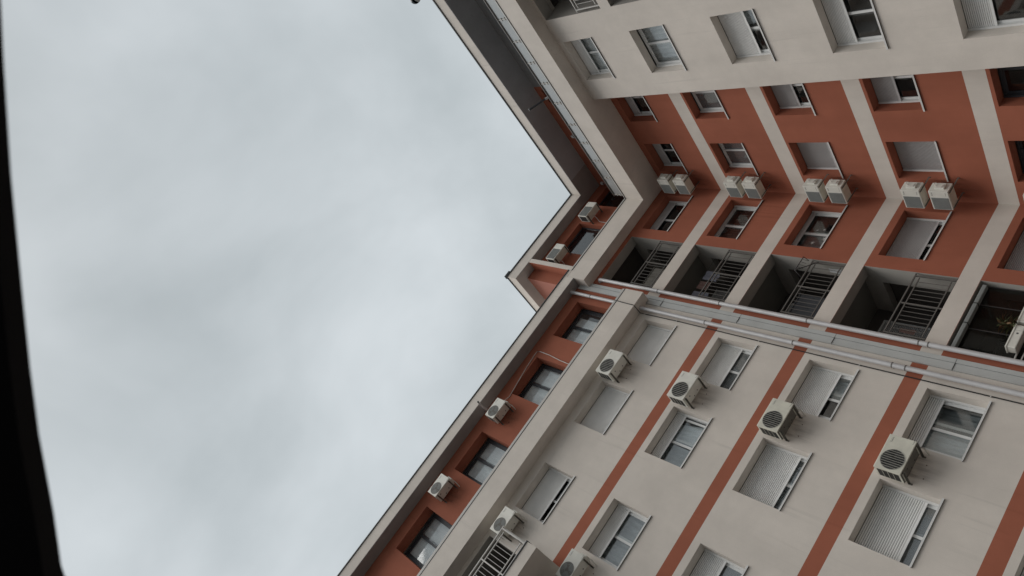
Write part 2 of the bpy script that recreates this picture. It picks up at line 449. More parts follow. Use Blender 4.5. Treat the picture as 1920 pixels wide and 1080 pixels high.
# loggias
def loggia(T, bld, u0, u1, z0, z1, o0, depth, door_u, blind, side=.62):
    """niche behind a wall opening: side walls, ceiling behind an edge beam, floor, back wall with door and shutter"""
    mb = MB(); ob = o0-depth; zc = z1+.22
    A = lambda pts, m: mb.face(pts, m)
    A([(u0, o0, z0), (u0, o0-side, z0), (u0, o0-side, zc), (u0, o0, zc)], 0)
    A([(u0, o0-side, z0+2.05), (u0, ob, z0+2.05), (u0, ob, zc), (u0, o0-side, zc)], 0)
    A([(u0, o0-side, z0), (u0-.22, o0-side, z0), (u0-.22, o0-side, z0+2.05), (u0, o0-side, z0+2.05)], 0)
    A([(u0, o0-side, z0+2.05), (u0-.22, o0-side, z0+2.05), (u0-.22, ob, z0+2.05), (u0, ob, z0+2.05)], 0)
    A([(u0-.22, o0-side, z0), (u0-.22, ob, z0), (u0-.22, ob, z0+2.05), (u0-.22, o0-side, z0+2.05)], 2)
    A([(u1, o0, z0), (u1, ob, z0), (u1, ob, zc), (u1, o0, zc)], 0)
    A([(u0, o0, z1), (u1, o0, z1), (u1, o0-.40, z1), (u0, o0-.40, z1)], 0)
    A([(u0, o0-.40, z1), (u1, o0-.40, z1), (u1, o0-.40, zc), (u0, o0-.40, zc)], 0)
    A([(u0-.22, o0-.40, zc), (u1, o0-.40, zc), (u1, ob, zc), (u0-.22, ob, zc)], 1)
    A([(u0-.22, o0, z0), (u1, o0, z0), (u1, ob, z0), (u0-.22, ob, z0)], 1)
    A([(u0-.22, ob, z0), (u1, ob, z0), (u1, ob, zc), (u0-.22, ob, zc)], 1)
    L = mb.map(lambda *p: T(*p)).build('loggia', [M['loggia'], M['loggia_shade'], M['loggia_shade']], bld, fix=False)
    d0, d1 = door_u
    d = MB(); d.box((d0, ob, z0+.02), (d0+.06, ob+.05, z0+2.2)); d.box((d1-.06, ob, z0+.02), (d1, ob+.05, z0+2.2)); d.box((d0+.06, ob, z0+2.14), (d1-.06, ob+.05, z0+2.2))
    d.box((d0+.06, ob, z0+.02), (d1-.06, ob+.012, z0+2.14), 1)
    d.map(lambda *p: T(*p)).build('balcony_door', [M['white_alu'], M['gap']], L)
    if blind:
        slats(T, d0+.07, d1-.07, z0+2.13-blind, z0+2.13, ob+.03, .05, 'shutter_grey', L)
    return L

def railing(T, bld, u0, u1, z0, h, o, mat, gap=.118, mids=(.5,)):
    """steel frame: outer rails, inner rails, posts; every baluster a mesh of its own"""
    t = .014
    mb = MB()
    mb.box((u0, o-.02, z0+h-.03), (u1, o+.02, z0+h)); mb.box((u0, o-.02, z0-.01), (u1, o+.025, z0+.03))
    ia, ib = u0+.12, u1-.05
    mb.box((ia, o-t, z0+h-.155), (ib, o+t, z0+h-.13)); mb.box((ia, o-t, z0+.135), (ib, o+t, z0+.16))
    R_ = mb.map(lambda *p: T(*p)).build('balcony_railing', M[mat], bld)
    posts = [u0+.07, *[u0+(u1-u0)*q for q in mids], u1-.02]
    for q in posts:
        p = MB(); p.box((q-.017, o-.022, z0+.03), (q+.017, o+.018, z0+h-.03)); p.map(lambda *s: T(*s)).build('post', M[mat], R_)
    n = int((ib-ia)/gap); 
    for i in range(1, n):
        u = ia + (ib-ia)*i/n
        if any(abs(u-q) < .05 for q in posts): continue
        b = MB(); b.box((u-.006, o-.006, z0+.16), (u+.006, o+.006, z0+h-.155)); b.map(lambda *s: T(*s)).build('baluster', M[mat], R_)
    return R_

for k in range(5):
    z0 = fl(18.03, k)
    loggia(TB, B1, 2.53, 4.66, z0, fl(20.42, k), 0, 1.9, (2.9, 4.3), (.9, .75, 1.0, 1.25, 0)[k])
    if k < 4: railing(TB, B1, 2.55, 4.50, z0-.04, 1.06, -.03, 'rail', gap=.13)
railing(TB, B1, 2.55, 4.60, fl(18.03, 4)-.04, 1.06, -.03, 'rail_light', gap=.13)
for k in (0, 1):
    loggia(TA, B1, 7.91, 10.4, fl(18.04, k), fl(20.52, k), BX, 1.4, (8.6, 10.0), .8, side=1.38)
    railing(TA, B1, 7.95, 10.35, fl(18.04, k)-.02, 1.03, BX-.03, 'rail_light', gap=.12)

# the lowest loggia is glazed in: thin frames and dark panes
gz = MB(); z0, z1 = fl(18.03, 4)+.01, fl(20.42, 4)-.14
for u in (2.56, 3.12, 3.84, 4.56): gz.box((u-.012, -.20, z0), (u+.012, -.17, z1))
gz.box((2.572, -.20, z1-.03), (3.108, -.17, z1)); gz.box((3.132, -.20, z1-.03), (3.828, -.17, z1)); gz.box((3.852, -.20, z1-.03), (4.548, -.17, z1))
gz = gz.build('loggia_glazing', M['dark_alu'], B1)
for a, b in ((2.572, 3.108), (3.132, 3.828), (3.852, 4.548)):
    p = MB(); p.box((a-.004, -.188, z0), (b+.004, -.182, z1-.026)); p.build('pane', M['glass_loggia'], gz)

# windows of the red left wall (B)
bsh = [19.87, 17.235, 14.275, 10.68, 8.05]
for k in range(5):
    window(TB, B1, .42, 2.10, fl(19.01, k), fl(20.22, k), RB, bsh[k], glass=('glass_dark', 'glass', 'glass', 'glass_dark', 'glass_dark')[k],
           smat='shutter_grey', stickers=(0, 0, 6, 0, 0)[k], sillmat='sill', pitch=.04,
           curtains=[(), ((.0, .7, 'cloth_brown', -.75), (.62, 1.0, 'cloth_brown', -.6)), ((.3, 1.05, 'curtain_grey', -.7),), (), ()][k],  # brown cloth imitates red-brown reflections on the panes
           label=('window with a short lowered shutter and dark panes', 'window with brown cloth behind the panes standing in for reddish reflections', 'window with white star stickers on its panes',
                  'window with its grey shutter lowered almost to the sill', None)[k])
# windows of the red right wall (A): column by the corner, then the column beside the cream block
for k in range(5):
    s = [19.97, None, 13.58, fl(19.07, 3)+.03, None][k]
    window(TA, B1, .80, 2.14, fl(19.07, k), fl(20.34, k), RB, s, glass=('glass_dark', 'glass_grey', 'glass_dark', 'glass_dark', 'glass_dark')[k],
           smat='shutter_grey', frame='white_alu' if k != 4 else 'grey_alu', pitch=.032,
           label=('half shuttered window with dark panes', 'window without lowered shutter showing grey panes', 'window with shutter almost closed', 'window with fully closed grey shutter', 'dark window with dark frame')[k])
    s = [20.00, None, 13.90, 11.10, None][k]
    window(TA, B1, 3.18, 4.60, fl(19.09, k), fl(20.34, k), RB, s, glass=('glass_dark', 'glass_grey', 'glass_dark', 'glass_dark', 'glass_dark')[k],
           smat='shutter_grey', frame='white_alu' if k != 4 else 'grey_alu', pitch=.032, open_b=(0, 0, .1, 0, 0)[k],
           curtains=[(), ((0, 1, 'curtain_grey', -.5),), (), (), ()][k])
# windows of the cream block
for k in range(5):
    s = [19.93, None, 13.82, 11.21, 8.27][k]
    T_ = lambda u, o, z: (o + BX, u, z)
    window(T_, B1, 5.53, 7.05, fl(19.07, k), fl(20.37, k), .26, s, glass=('glass', 'glass', 'glass', 'glass_dark', 'glass_dark')[k], pitch=.038 if k else .03,
           frame='white_alu', curtains=[((0, 1, 'blind_white', -.40),), ((0, 1, 'curtain', -.45),), ((.55, 1, 'curtain', -.45),), (), ()][k],
           label=('small shuttered window with pale curtains', 'window with no lowered shutter and grey curtain', 'window with ribbed shutter two thirds down', 'window with half lowered ribbed shutter and black panes', 'window with reflections of a tree')[k])

# upper storey windows behind the ledge
def fixed_window(bld, u0, u1, z0, z1, r, blind, label):
    mb = MB(); f = .05
    mb.box((u0, -r-.1, z0), (u0+f, -r-.03, z1)); mb.box((u1-f, -r-.1, z0), (u1, -r-.03, z1)); mb.box((u0+f, -r-.1, z1-f), (u1-f, -r-.03, z1)); mb.box((u0+f, -r-.1, z0), (u1-f, -r-.03, z0+f))
    w = mb.build('window', M['grey_alu'], bld); w['label'] = label
    mb = MB(); mb.box((u0+f, -r-.07, z0+f), (u1-f, -r-.06, z1-f)); mb.build('pane', M['glass_dark'], w)
    mb = MB(); mb.box((u0+f, -r-.13, z0+f), (u1-f, -r-.12, z1-f)); mb.build('blind', M[blind], w)
fixed_window(B1, .20, 1.20, 21.9, 23.55, .2, 'gap', 'black window in the corner above the ledge')
fixed_window(B1, 2.2, 3.69, 22.0, 23.52, .2, 'blind_dark', 'large window with dark blue grey blind')

# ------------------------------------------------------------------ glass railing on the terrace
GX = 1.05
mb = MB(); mb.box((GX-.05, .50, 22.075), (GX+.04, 20, 22.11)); mb.box((GX-.018, .50, 22.035), (GX+.018, 20, 22.06))
gr = mb.build('glass_railing', M['rail'], B1)
ys = [.57, 1.44, 2.31, 3.18, 4.05, 5.03, 5.90, 6.76, 7.64, 8.51, 9.38, 10.25, 11.1]
prev = .50
for y in ys:
    p = MB(); p.box((GX-.006, prev+.02, 21.61), (GX+.006, y-.02, 22.03)); p.build('glass_panel', M['glass_rail'], gr)
    c = MB()
    for zz in (21.72, 21.90):
        c.box((GX+.008, y-.055, zz-.016), (GX+.03, y+.055, zz+.016))
    c.box((GX-.012, y-.012, 21.60), (GX+.022, y+.012, 22.035))
    c.build('clamp', M['trim'], gr)
    prev = y

# ------------------------------------------------------------------ building 2: cream wing
bt = [15.165, 12.31, 9.39, 6.47, 3.55]
def band2(u, z):
    if z > 17.8: return 1
    return 1 if any(t-.37 < z < t for t in bt) else 0
cuts2 = [17.8] + [v for t in bt for v in (t, t-.37)]
RC = .27
cols = [(5.77, 7.26), (8.24, 9.79), (11.29, 12.82)]
heads = [17.47, 14.60, 11.73, 8.815, 5.93]
w2 = [(a, b, h-1.29, h, RC) for h in heads for a, b in cols]
T0 = [(5.72, 7.24), (8.21, 9.75), (11.35, 12.84), (14.28, 15.82)]
w2 += [(a, b, 18.75, 20.70, .36) for a, b in T0]
l2 = [(13.9, 17.3, z, z+2.47, 0.) for z in (15.16, 12.29, 9.4, 6.5)]
mb = wall_sheet(TB, 4.95, 20, 0, 21.17, w2 + l2, band2, cuts2)
mb.build('wall', [M['cream_sec'], M['red']], B2, fix=False)
for i, z in enumerate((15.16, 12.29)):
    loggia(TB, B2, 13.9, 17.3, z, z+2.47, 0, 1.4, (14.8, 16.6), .0, side=1.38)
# roof of the wing
mb = MB(); mb.prism([(5.04, -6), (20, -6), (20, .42), (5.04, .42)], 21.18, 21.65); mb.box((4.742, .02, 21.525), (5.04, .42, 21.65))
rf2 = mb.build('roof', M['cream_sec'], B2)
mb = MB(); mb.box((4.745, .25, 21.65), (20, .45, 21.68)); mb.build('roof_coping', M['coping'], rf2)
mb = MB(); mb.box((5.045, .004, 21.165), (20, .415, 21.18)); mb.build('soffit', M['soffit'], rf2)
# cornice under the attic windows
mb = MB(); mb.box((5.04, 0, 17.80), (20, .42, 18.58)); co = mb.build('cornice', M['cream_sec'], B2)
mb = MB(); mb.box((5.045, .02, 18.58), (20, .428, 18.605)); mb.build('cornice_coping', M['coping'], co)
mb = MB(); mb.box((5.05, .34, 18.605), (20, .40, 18.72)); mb.build('cornice_upstand', M['trim'], co)
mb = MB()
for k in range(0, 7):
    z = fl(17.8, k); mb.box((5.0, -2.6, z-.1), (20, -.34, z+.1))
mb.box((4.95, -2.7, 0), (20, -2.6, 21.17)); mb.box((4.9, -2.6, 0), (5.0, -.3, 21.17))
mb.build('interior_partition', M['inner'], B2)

spec = {
 (0, 0): dict(shut=16.19, pitch=.034, label='window with closed perforated shutter under the cornice'),
 (0, 1): dict(shut=16.19, pitch=.034, label='window with fully closed shutter beside a fan unit'),
 (0, 2): dict(shut=16.64, pitch=.036, label='window with shutter stopped just above the sill'),
 (1, 0): dict(shut=13.87, glass='glass_grey', label='window with two thirds lowered shutter'),
 (1, 1): dict(shut=14.26, glass='glass', curtains=((.20, .62, 'curtain', -.45, .0, -.28), (.58, 1, 'curtain_grey', -.45)), open_a=.05, label='window with one sash slid open to a black gap'),
 (1, 2): dict(shut=14.17, glass='glass', curtains=((0, 1, 'curtain_grey', -.45),), label='window with short shutter and two grey curtained panes'),
 (2, 0): dict(shut=10.93, glass='glass', curtains=((0, .5, 'curtain', -.45),), open_b=.12, label='window with dark open lower half under the shutter'),
 (2, 1): dict(shut=10.77, glass='glass', curtains=((0, 1, 'curtain_grey', -.45),), label='window with ribbed shutter nearly down'),
 (2, 2): dict(shut=11.10, glass='glass_grey'),
 (3, 0): dict(shut=8.48, glass='glass', curtains=((0, .55, 'curtain_grey', -.6), (.5, 1, 'curtain', -.45)), open_b=.1, label='window with shutter up and white curtains'),
 (3, 1): dict(shut=7.86, glass='glass_grey', pitch=.048, label='window with wide ribbed shutter mostly lowered'),
 (4, 1): dict(shut=5.2, glass='glass_grey'),
}
for (f_, c_), kw in spec.items():
    a, b = cols[c_]
    window(TB, B2, a, b, heads[f_]-1.29, heads[f_], RC, **kw)
for i, (a, b) in enumerate(T0):
    w = window(TB, B2, a, b, 18.75, 20.70, .36, None, frame='grey_alu', glass='glass_attic', guides=False, sill=False,
               curtains=((.02 if i else .22, .98, 'blind_white', -.502),), label='attic window with dark grey frame and pale curtain')

# projecting balcony of the wing
mb = MB(); mb.box((13.55, .0, 14.80), (17.6, 1.2, 15.16)); bs_ = mb.build('balcony_slab', M['cream_sec'], B2)
mb = MB(); mb.box((13.53, .0, 15.16), (17.62, 1.225, 15.185)); mb.build('slab_edging', M['coping'], bs_)
railing(TB, B2, 13.56, 17.55, 15.19, 1.0, 1.18, 'rail_light', gap=.125, mids=(.25, .5, .75))
railing(lambda u, o, z: (13.6+o, u, z), B2, .02, 1.14, 15.19, 1.0, 0., 'rail_light', gap=.125, mids=())

# metal cover of the expansion joint between the two buildings
mb = MB(); mb.box((4.88, .0, 0), (4.995, .055, 20.6)); mb.box((5.003, .0, 0), (5.19, .042, 21.1))
for z in (17.2, 14.3, 11.4, 8.5, 5.6): mb.box((4.879, -.001, z), (5.192, .058, z+.006), 1)
mb.build('joint_cover', [M['jointmetal'], M['gap']], B1)

# ------------------------------------------------------------------ air conditioners
def text_marks(mb, x, y, z, h, mat):
    rnd = random.Random(3)
    for i in range(6):
        w = .014; hh = h*(1, .62, .62, .9, .62, .62)[i]
        mb.box((x - i*.021, y, z), (x - i*.021 - .005, y+.0015, z+hh), mat)
        mb.box((x - i*.021 - .005, y, z + (0 if i % 2 else hh-.006)), (x - i*.021 - w, y+.0015, z + (.006 if i % 2 else hh)), mat)

def make_fan_ac(w, h, d, gap, fan='dark', case='ac'):
    """split unit with a round fan; local x = to the viewer's left, y = out of the wall, z = up from its base"""
    t = empty('air_conditioner')
    y0, y1 = gap, gap+d
    c = MB(); c.bevbox((-w/2, y0, .02), (w/2, y1, h), .012)
    # front panel edge, feet
    c.box((-w/2+.04, y1-.06, 0), (-w/2+.12, y0+.06, .02)); c.box((w/2-.12, y1-.06, 0), (w/2-.04, y0+.06, .02))
    c.build('casing', M[case], t)
    fx, R_ = w*.17, min(h*.41, w*.30); fz = h*.50
    p = MB(); p.bevbox((fx-R_*1.16, y1-.004, fz-R_*1.13), (fx+R_*1.16, y1+.007, fz+R_*1.13), .004); p.build('front_panel', M[case], t)
    g = MB(); n = 36; yd = y1+.0085
    pts = [(fx + R_*math.cos(2*PI*i/n), yd, fz + R_*math.sin(2*PI*i/n)) for i in range(n)]
    g.face(pts, 0)
    for rr in (1.0, .68, .34):
        for i in range(n):
            a0, a1 = 2*PI*i/n, 2*PI*(i+1)/n
            ro, ri = R_*rr+.006, R_*rr-.006
            g.face([(fx+ro*math.cos(a0), yd+.004, fz+ro*math.sin(a0)), (fx+ro*math.cos(a1), yd+.004, fz+ro*math.sin(a1)),
                    (fx+ri*math.cos(a1), yd+.004, fz+ri*math.sin(a1)), (fx+ri*math.cos(a0), yd+.004, fz+ri*math.sin(a0))], 1 if rr == 1.0 else 0)
    m = 9 if fan == 'dark' else 15
    for i in range(1, m):
        q = -R_ + 2*R_*i/m; hl = math.sqrt(R_*R_ - q*q)
        g.box((fx+q-.004, yd+.002, fz-hl), (fx+q+.004, yd+.008, fz+hl), 1)
    # fan hub and blades behind the wires
    g.face([(fx+.05*math.cos(2*PI*i/12), yd+.0015, fz+.05*math.sin(2*PI*i/12)) for i in range(12)], 2)
    for b in range(3):
        a = 2*PI*b/3+.3
        g.face([(fx+.05*math.cos(a), yd+.001, fz+.05*math.sin(a)), (fx+R_*.9*math.cos(a+.1), yd+.001, fz+R_*.9*math.sin(a+.1)),
                (fx+R_*.92*math.cos(a+.75), yd+.001, fz+R_*.92*math.sin(a+.75)), (fx+.05*math.cos(a+.9), yd+.001, fz+.05*math.sin(a+.9))], 2)
    g.build('fan_grille', [M['ac_dark'] if fan == 'dark' else M['ac_grey'], M['ac_wire'] if fan == 'dark' else M['steel'], M['gap'] if fan == 'dark' else M['steel']], t, fix=False)
    mk = MB(); text_marks(mk, -w/2+.175, y1+.001, h*.80, .042, 0); text_marks(mk, -w/2+.10, y1+.001, h*.1, .016, 0)
    mk.build('lettering', M['ac_mark'], t)
    # air inlet slots on the left end, valve cover on the right end
    s = MB(); s.box((w/2-.001, y0+.035, .07), (w/2+.003, y1-.05, h-.06))
    for i in range(1, 4): s.box((w/2+.003, y0+.035, .07+(h-.13)*i/4-.004), (w/2+.006, y1-.05, .07+(h-.13)*i/4+.004), 1)
    s.build('side_vent', [M['ac_dark'], M[case]], t)
    v = MB(); v.bevbox((-w/2-.05, y0+.04, h*.12), (-w/2+.002, y0+.2, h*.55), .012); v.tube([(-w/2-.03, y0+.08, h*.13), (-w/2-.03, y0+.06, -.04), (-w/2-.01, .02, -.10), (-w/2+.0, -.02, -.10)], .014, 6)
    v.build('valve_cover', M[case], t)
    b = MB(); b.box((-w/2+.0, y0+.02, .012), (w/2-.0, y1-.03, .019)); 
    for hx, hy in ((-.12, .1), (.18, .22), (.05, .06)): b.tube([(hx, y0+hy, .0135), (hx, y0+hy, .009)], .018, 8, 1)
    b.build('base_plate', [M['steel'] if case == 'ac_old' else M['ac'], M['gap']], t)
    for sx in (-1, 1):
        x = sx*(w/2-.08)
        k = MB()
        k.box((x-.02, 0, -.006), (x+.02, y1-.02, 0)); k.box((x-.02, 0, -.04), (x-.015, y1-.02, -.006)); k.box((x-.02, 0, -.08), (x+.02, .006, -.006))
        k.build('bracket', M['steel'], t)
    for bx, bz in ((-.18, -.16), (.14, -.22)):
        k = MB(); k.tube([(bx, -.005, bz), (bx, .012, bz)], .012, 6); k.build('wall_bolt', M['rust'], t)
    return t

def make_grille_ac(w, h, d, gap):
    """narrow unit with a rectangular front grille, piping on the viewer's right end"""
    t = empty('air_conditioner')
    y0, y1 = gap, gap+d
    c = MB(); c.bevbox((-w/2, y0, .015), (w/2, y1, h), .010); c.build('casing', M['ac'], t)
    g = MB(); xa, xb = -w/2+w*.34, w/2-.02
    g.box((xa, y1-.002, .045), (xb, y1+.006, h-.03), 0)
    n = 22
    for i in range(1, n):
        z = .045 + (h-.075)*i/n
        g.box((xa+.01, y1+.006, z-.0035), (xb-.01, y1+.010, z+.0035), 1)
    g.build('front_grille', [M['ac_grey'], M['ac_grille']], t)
    mk = MB(); text_marks(mk, -w/2+.16, y1+.001, h*.82, .038, 0); text_marks(mk, -w/2+.15, y1+.001, h*.16, .016, 0); mk.build('lettering', M['ac_mark'], t)
    v = MB(); v.bevbox((-w/2-.055, y0+.05, h*.25), (-w/2+.002, y1-.08, h*.72), .015); v.build('valve_cover', M['ac'], t)
    p = MB()
    p.tube(arc((-w/2-.05, y0+.16, h*.66), (-w/2-.14, y0+.14, h*.85), (-w/2-.03, y0+.02, h*.80), 8), .010, 6)
    p.tube(arc((-w/2-.05, y0+.22, h*.40), (-w/2-.12, y0+.18, h*.30), (-w/2+.02, y0+.0, h*.35), 8), .008, 6)
    p.build('hose', M['hose'], t)
    s = MB(); s.box((w/2-.001, y0+.03, .06), (w/2+.003, y1-.04, h-.05)); s.build('side_vent', M['ac_dark'], t)
    b = MB(); b.box((-w/2+.02, y0+.02, .004), (w/2-.02, y1-.03, .0145)); b.build('base_plate', M['ac_old'], t)
    for sx in (-1, 1):
        x = sx*(w/2-.06); k = MB()
        k.box((x-.018, 0, -.006), (x+.018, y1-.02, 0)); k.box((x-.018, 0, -.035), (x-.013, y1-.02, -.006)); k.box((x-.018, 0, -.06), (x+.018, .006, -.006))
        k.build('bracket', M['steel'], t)
    return t
M['ac_grille'] = paint('grey_grille_slats', (.33, .345, .335), .6)

GA = 'air conditioners on the outer walls'
big = make_fan_ac(.85, .59, .36, .11)
old = make_fan_ac(.85, .59, .36, .11, case='ac_old')
small = make_fan_ac(.70, .48, .32, .12, fan='grey')
mid = make_fan_ac(.76, .48, .32, .12, fan='grey')
gac = make_grille_ac(.66, .50, .32, .26)
top_ac = make_grille_ac(.76, .48, .32, .16)
used = set()
def place(proto, loc, rz, label):
    o = proto if proto.name not in used else copy_tree(proto)
    used.add(proto.name); used.add(o.name)
    o.location = loc; o.rotation_euler = (0, 0, rz)
    tag(o, label, 'air conditioner', GA)
    return o
place(big, (7.765, 0, 17.48-.59), 0, 'fan unit right under the cornice of the cream wing, between two closed shutters')
place(big, (7.77, 0, 14.63-.59), 0, 'fan unit overlapping the topmost red band of the cream wing')
place(old, (7.77, 0, 11.75-.59), 0, 'fan unit on the second red band, beside a window with a black open half')
place(old, (7.79, 0, 8.84-.59), 0, 'nearest and largest fan unit, beside the window with white curtains')
place(mid, (13.39, 0, 17.34-.48), 0, 'grey fanned unit partly behind the white balcony railing')
place(mid, (13.39, 0, 14.49-.48), 0, 'grey fanned unit cut by the bottom picture edge, beneath the projecting balcony')
place(small, (10.56, 0, 20.56-.48), 0, 'small unit on the attic wall joined to a long white drain hose')
place(small, (13.57, 0, 20.56-.48), 0, 'small unit between the two lowest attic windows in the photo, without a long hose')
place(top_ac, (1.84, 0, 23.25-.48), 0, 'unit on the top storey between the black corner window and the blue grey blind')
place(top_ac, (4.07, 0, 23.22-.48), 0, 'unit on the top storey beside the cream pier at the roof end')
nm = ['top', 'second', 'third', 'fourth', 'fifth']
desc = ['right below the terrace beam', 'one storey below the terrace beam', 'two storeys below the terrace beam', 'beside the fully closed grey shutter', 'cut off by the right picture edge']
for k in range(5):
    for q, zt in enumerate((20.03, 19.31)):
        place(gac, (0, .615, fl(zt, k)-.50), -PI/2,
              '%s grilled unit of the corner pair %s' % (('upper', 'lower')[q], desc[k]))

def stain_mat():
    m, nt, bs = newmat('drip_dirt')
    out = nt.nodes['Material Output']
    bs.inputs['Base Color'].default_value = (.13, .085, .06, 1); bs.inputs['Roughness'].default_value = .95
    uv = N(nt, 'ShaderNodeTexCoord'); mp = N(nt, 'ShaderNodeMapping'); mp.inputs['Scale'].default_value = (7, 7, 1.1)
    nt.links.new(uv.outputs['Object'], mp.inputs['Vector'])
    nz = N(nt, 'ShaderNodeTexNoise'); nz.inputs['Scale'].default_value = 1.3; nz.inputs['Detail'].default_value = 5; nt.links.new(mp.outputs[0], nz.inputs['Vector'])
    sp = N(nt, 'ShaderNodeSeparateXYZ'); nt.links.new(uv.outputs['Object'], sp.inputs[0])
    def mrn(src, a, b, c, d):
        r = N(nt, 'ShaderNodeMapRange', interpolation_type='SMOOTHSTEP'); r.inputs[1].default_value = a; r.inputs[2].default_value = b; r.inputs[3].default_value = c; r.inputs[4].default_value = d
        nt.links.new(src, r.inputs[0]); return r.outputs[0]
    ab = N(nt, 'ShaderNodeMath', operation='ABSOLUTE'); nt.links.new(sp.outputs['X'], ab.inputs[0])
    def mul(a, b):
        q = N(nt, 'ShaderNodeMath', operation='MULTIPLY'); nt.links.new(a, q.inputs[0]); nt.links.new(b, q.inputs[1]); return q.outputs[0]
    f = mul(mul(mrn(sp.outputs['Z'], -.75, .15, 0, 1), mrn(ab.outputs[0], .2, .42, 1, 0)), mrn(nz.outputs['Fac'], .40, .74, 0, .42))
    tr = N(nt, 'ShaderNodeBsdfTransparent'); mx = N(nt, 'ShaderNodeMixShader')
    nt.links.new(f, mx.inputs[0]); nt.links.new(tr.outputs[0], mx.inputs[1]); nt.links.new(bs.outputs[0], mx.inputs[2]); nt.links.new(mx.outputs[0], out.inputs['Surface'])
    return m
M['stain'] = stain_mat()
for (x, z, b) in ((7.74, 16.9, B2), (7.76, 14.05, B2), (7.78, 11.2, B2), (7.76, 8.3, B2), (13.4, 16.87, B2), (10.56, 20.1, B2), (13.57, 20.1, B2)):
    mb = MB(); mb.face([(-.45, 0, -.95), (.45, 0, -.95), (.45, 0, .3), (-.45, 0, .3)])
    o = mb.build('drip_stain', M['stain'], b, fix=False); o.location = (x, .004, z)
for k in range(4):
    mb = MB(); mb.face([(-.45, 0, -1.0), (.45, 0, -1.0), (.45, 0, .35), (-.45, 0, .35)])
    o = mb.build('drip_stain', M['stain'], B1, fix=False); o.location = (.004, .5, fl(18.9, k)); o.rotation_euler = (0, 0, PI/2)

# ------------------------------------------------------------------ downpipes, cable, hose, spouts
def downpipe(pts, r, collars, label):
    mb = MB(); mb.tube(pts, r, 20); o = mb.build('downpipe', M['pipe'])
    tag(o, label, 'downpipe', 'grey metal downpipes')
    x, y = pts[-1][0], pts[-1][1]
    for z in collars:
        c = MB(); c.tube([(x, y, z-.012), (x, y, z+.012)], r+.006, 20)
        c.box((x-.012, 0, z-.012), (x+.012, y-r, z+.012))
        c.build('pipe_collar', M['rail'], o)
    return o
downpipe([(4.70, -.05, 20.33)] + arc((4.70, .04, 20.33), (4.70, .125, 20.33), (4.70, .125, 20.22)) + [(4.70, .125, 0)], .062,
         (17.57, 15.14, 12.29, 9.40, 9.18, 6.5), 'long grey downpipe at the edge of the red wall, passing the loggias')
downpipe([(5.46, .125, 21.165), (5.46, .125, 18.60)], .06, (20.13,), 'short grey downpipe beside the attic window nearest the corner')
downpipe([(5.46, .125, 17.80), (5.46, .125, 0)], .062, (15.20, 12.31, 9.70, 9.39, 6.5), 'grey downpipe on the cream wing next to the black cable')
mb = MB()
mb.tube([(5.55, .39, 18.72), (5.57, .432, 18.66), (5.59, .432, 18.3), (5.60, .432, 17.83), (5.60, .40, 17.79), (5.59, .2, 17.79), (5.59, .03, 17.77), (5.585, .022, 17.5),
         (5.57, .022, 16.2), (5.595, .022, 13.3), (5.61, .022, 10.5), (5.62, .022, 7.5), (5.61, .022, 0)], .013, 6)
cb = tag(mb.build('cable', M['cable']), 'thin black cable clipped down the cream wing beside the window column', 'cable')
for z, x in ((17.56, 5.585), (16.27, 5.57), (13.33, 5.595), (10.47, 5.61), (7.56, 5.62)):
    mb = MB(); mb.box((x-.02, 0, z-.012), (x+.02, .035, z+.012)); mb.build('clip', M['trim'], cb)
mb = MB()
mb.tube([(10.25, .25, 20.50), (10.1, .08, 20.62), (9.9, .02, 20.60), (9.3, .02, 20.70), (8.7, .02, 20.79), (8.2, .02, 20.84), (8.02, .02, 20.84)] +
        [(7.99, .02, 20.7), (8.0, .02, 20.2), (8.06, .02, 19.6), (8.1, .02, 18.75)], .014, 6)
tag(mb.build('drain_hose', M['hose']), 'thin white drain hose looping over an attic window', 'hose')
for x, lab in ((2.02, 'short white hose dropping from the unit beside the black corner window'), (4.33, 'short white hose dropping from the unit beside the pier')):
    mb = MB(); mb.tube([(x-.1, .3, 22.8), (x-.06, .15, 22.62), (x, .02, 22.5), (x+.02, .015, 22.1), (x+.02, .015, 21.55)], .012, 6)
    tag(mb.build('drain_hose', M['hose']), lab, 'hose')
mb = MB(); mb.tube([(10.64, -.02, 21.0), (10.70, .42, 20.95), (10.705, .72, 20.88)], .035, 12)
mb.tube([(10.705, .72, 20.88), (10.706, .735, 20.876)], .030, 12, 1)
tag(mb.build('drain_spout', [M['pipe'], M['gap']]), 'stub of grey drain pipe sticking out under the wing roof above a small unit', 'drain pipe')
mb = MB(); mb.tube([(.75, 5.17, 22.38), (1.49, 5.17, 22.92)], .035, 10); mb.tube([(1.49, 5.17, 22.92), (1.52, 5.17, 22.94)], .05, 12, 1); mb.tube([(.86, 5.17, 22.43), (.96, 5.17, 22.51)], .045, 10, 1)
tag(mb.build('flag_pole_holder', [M['grey_alu'], M['lamp']]), 'slanting grey tube with pale round end leaning out over the glass railing', 'pole')
for (y, z), lab in (((.17, 23.72), 'small white wall light in the top corner of the terrace'), ((2.7, 23.59), 'small white wall light halfway along the terrace wall')):
    mb = MB(); mb.bevbox((.1, y-.06, z-.08), (.19, y+.06, z+.08), .02); mb.box((.15, y-.04, z-.085), (.185, y+.04, z-.079), 1)
    tag(mb.build('wall_light', [M['lamp'], M['lampdark']]), lab, 'wall light')
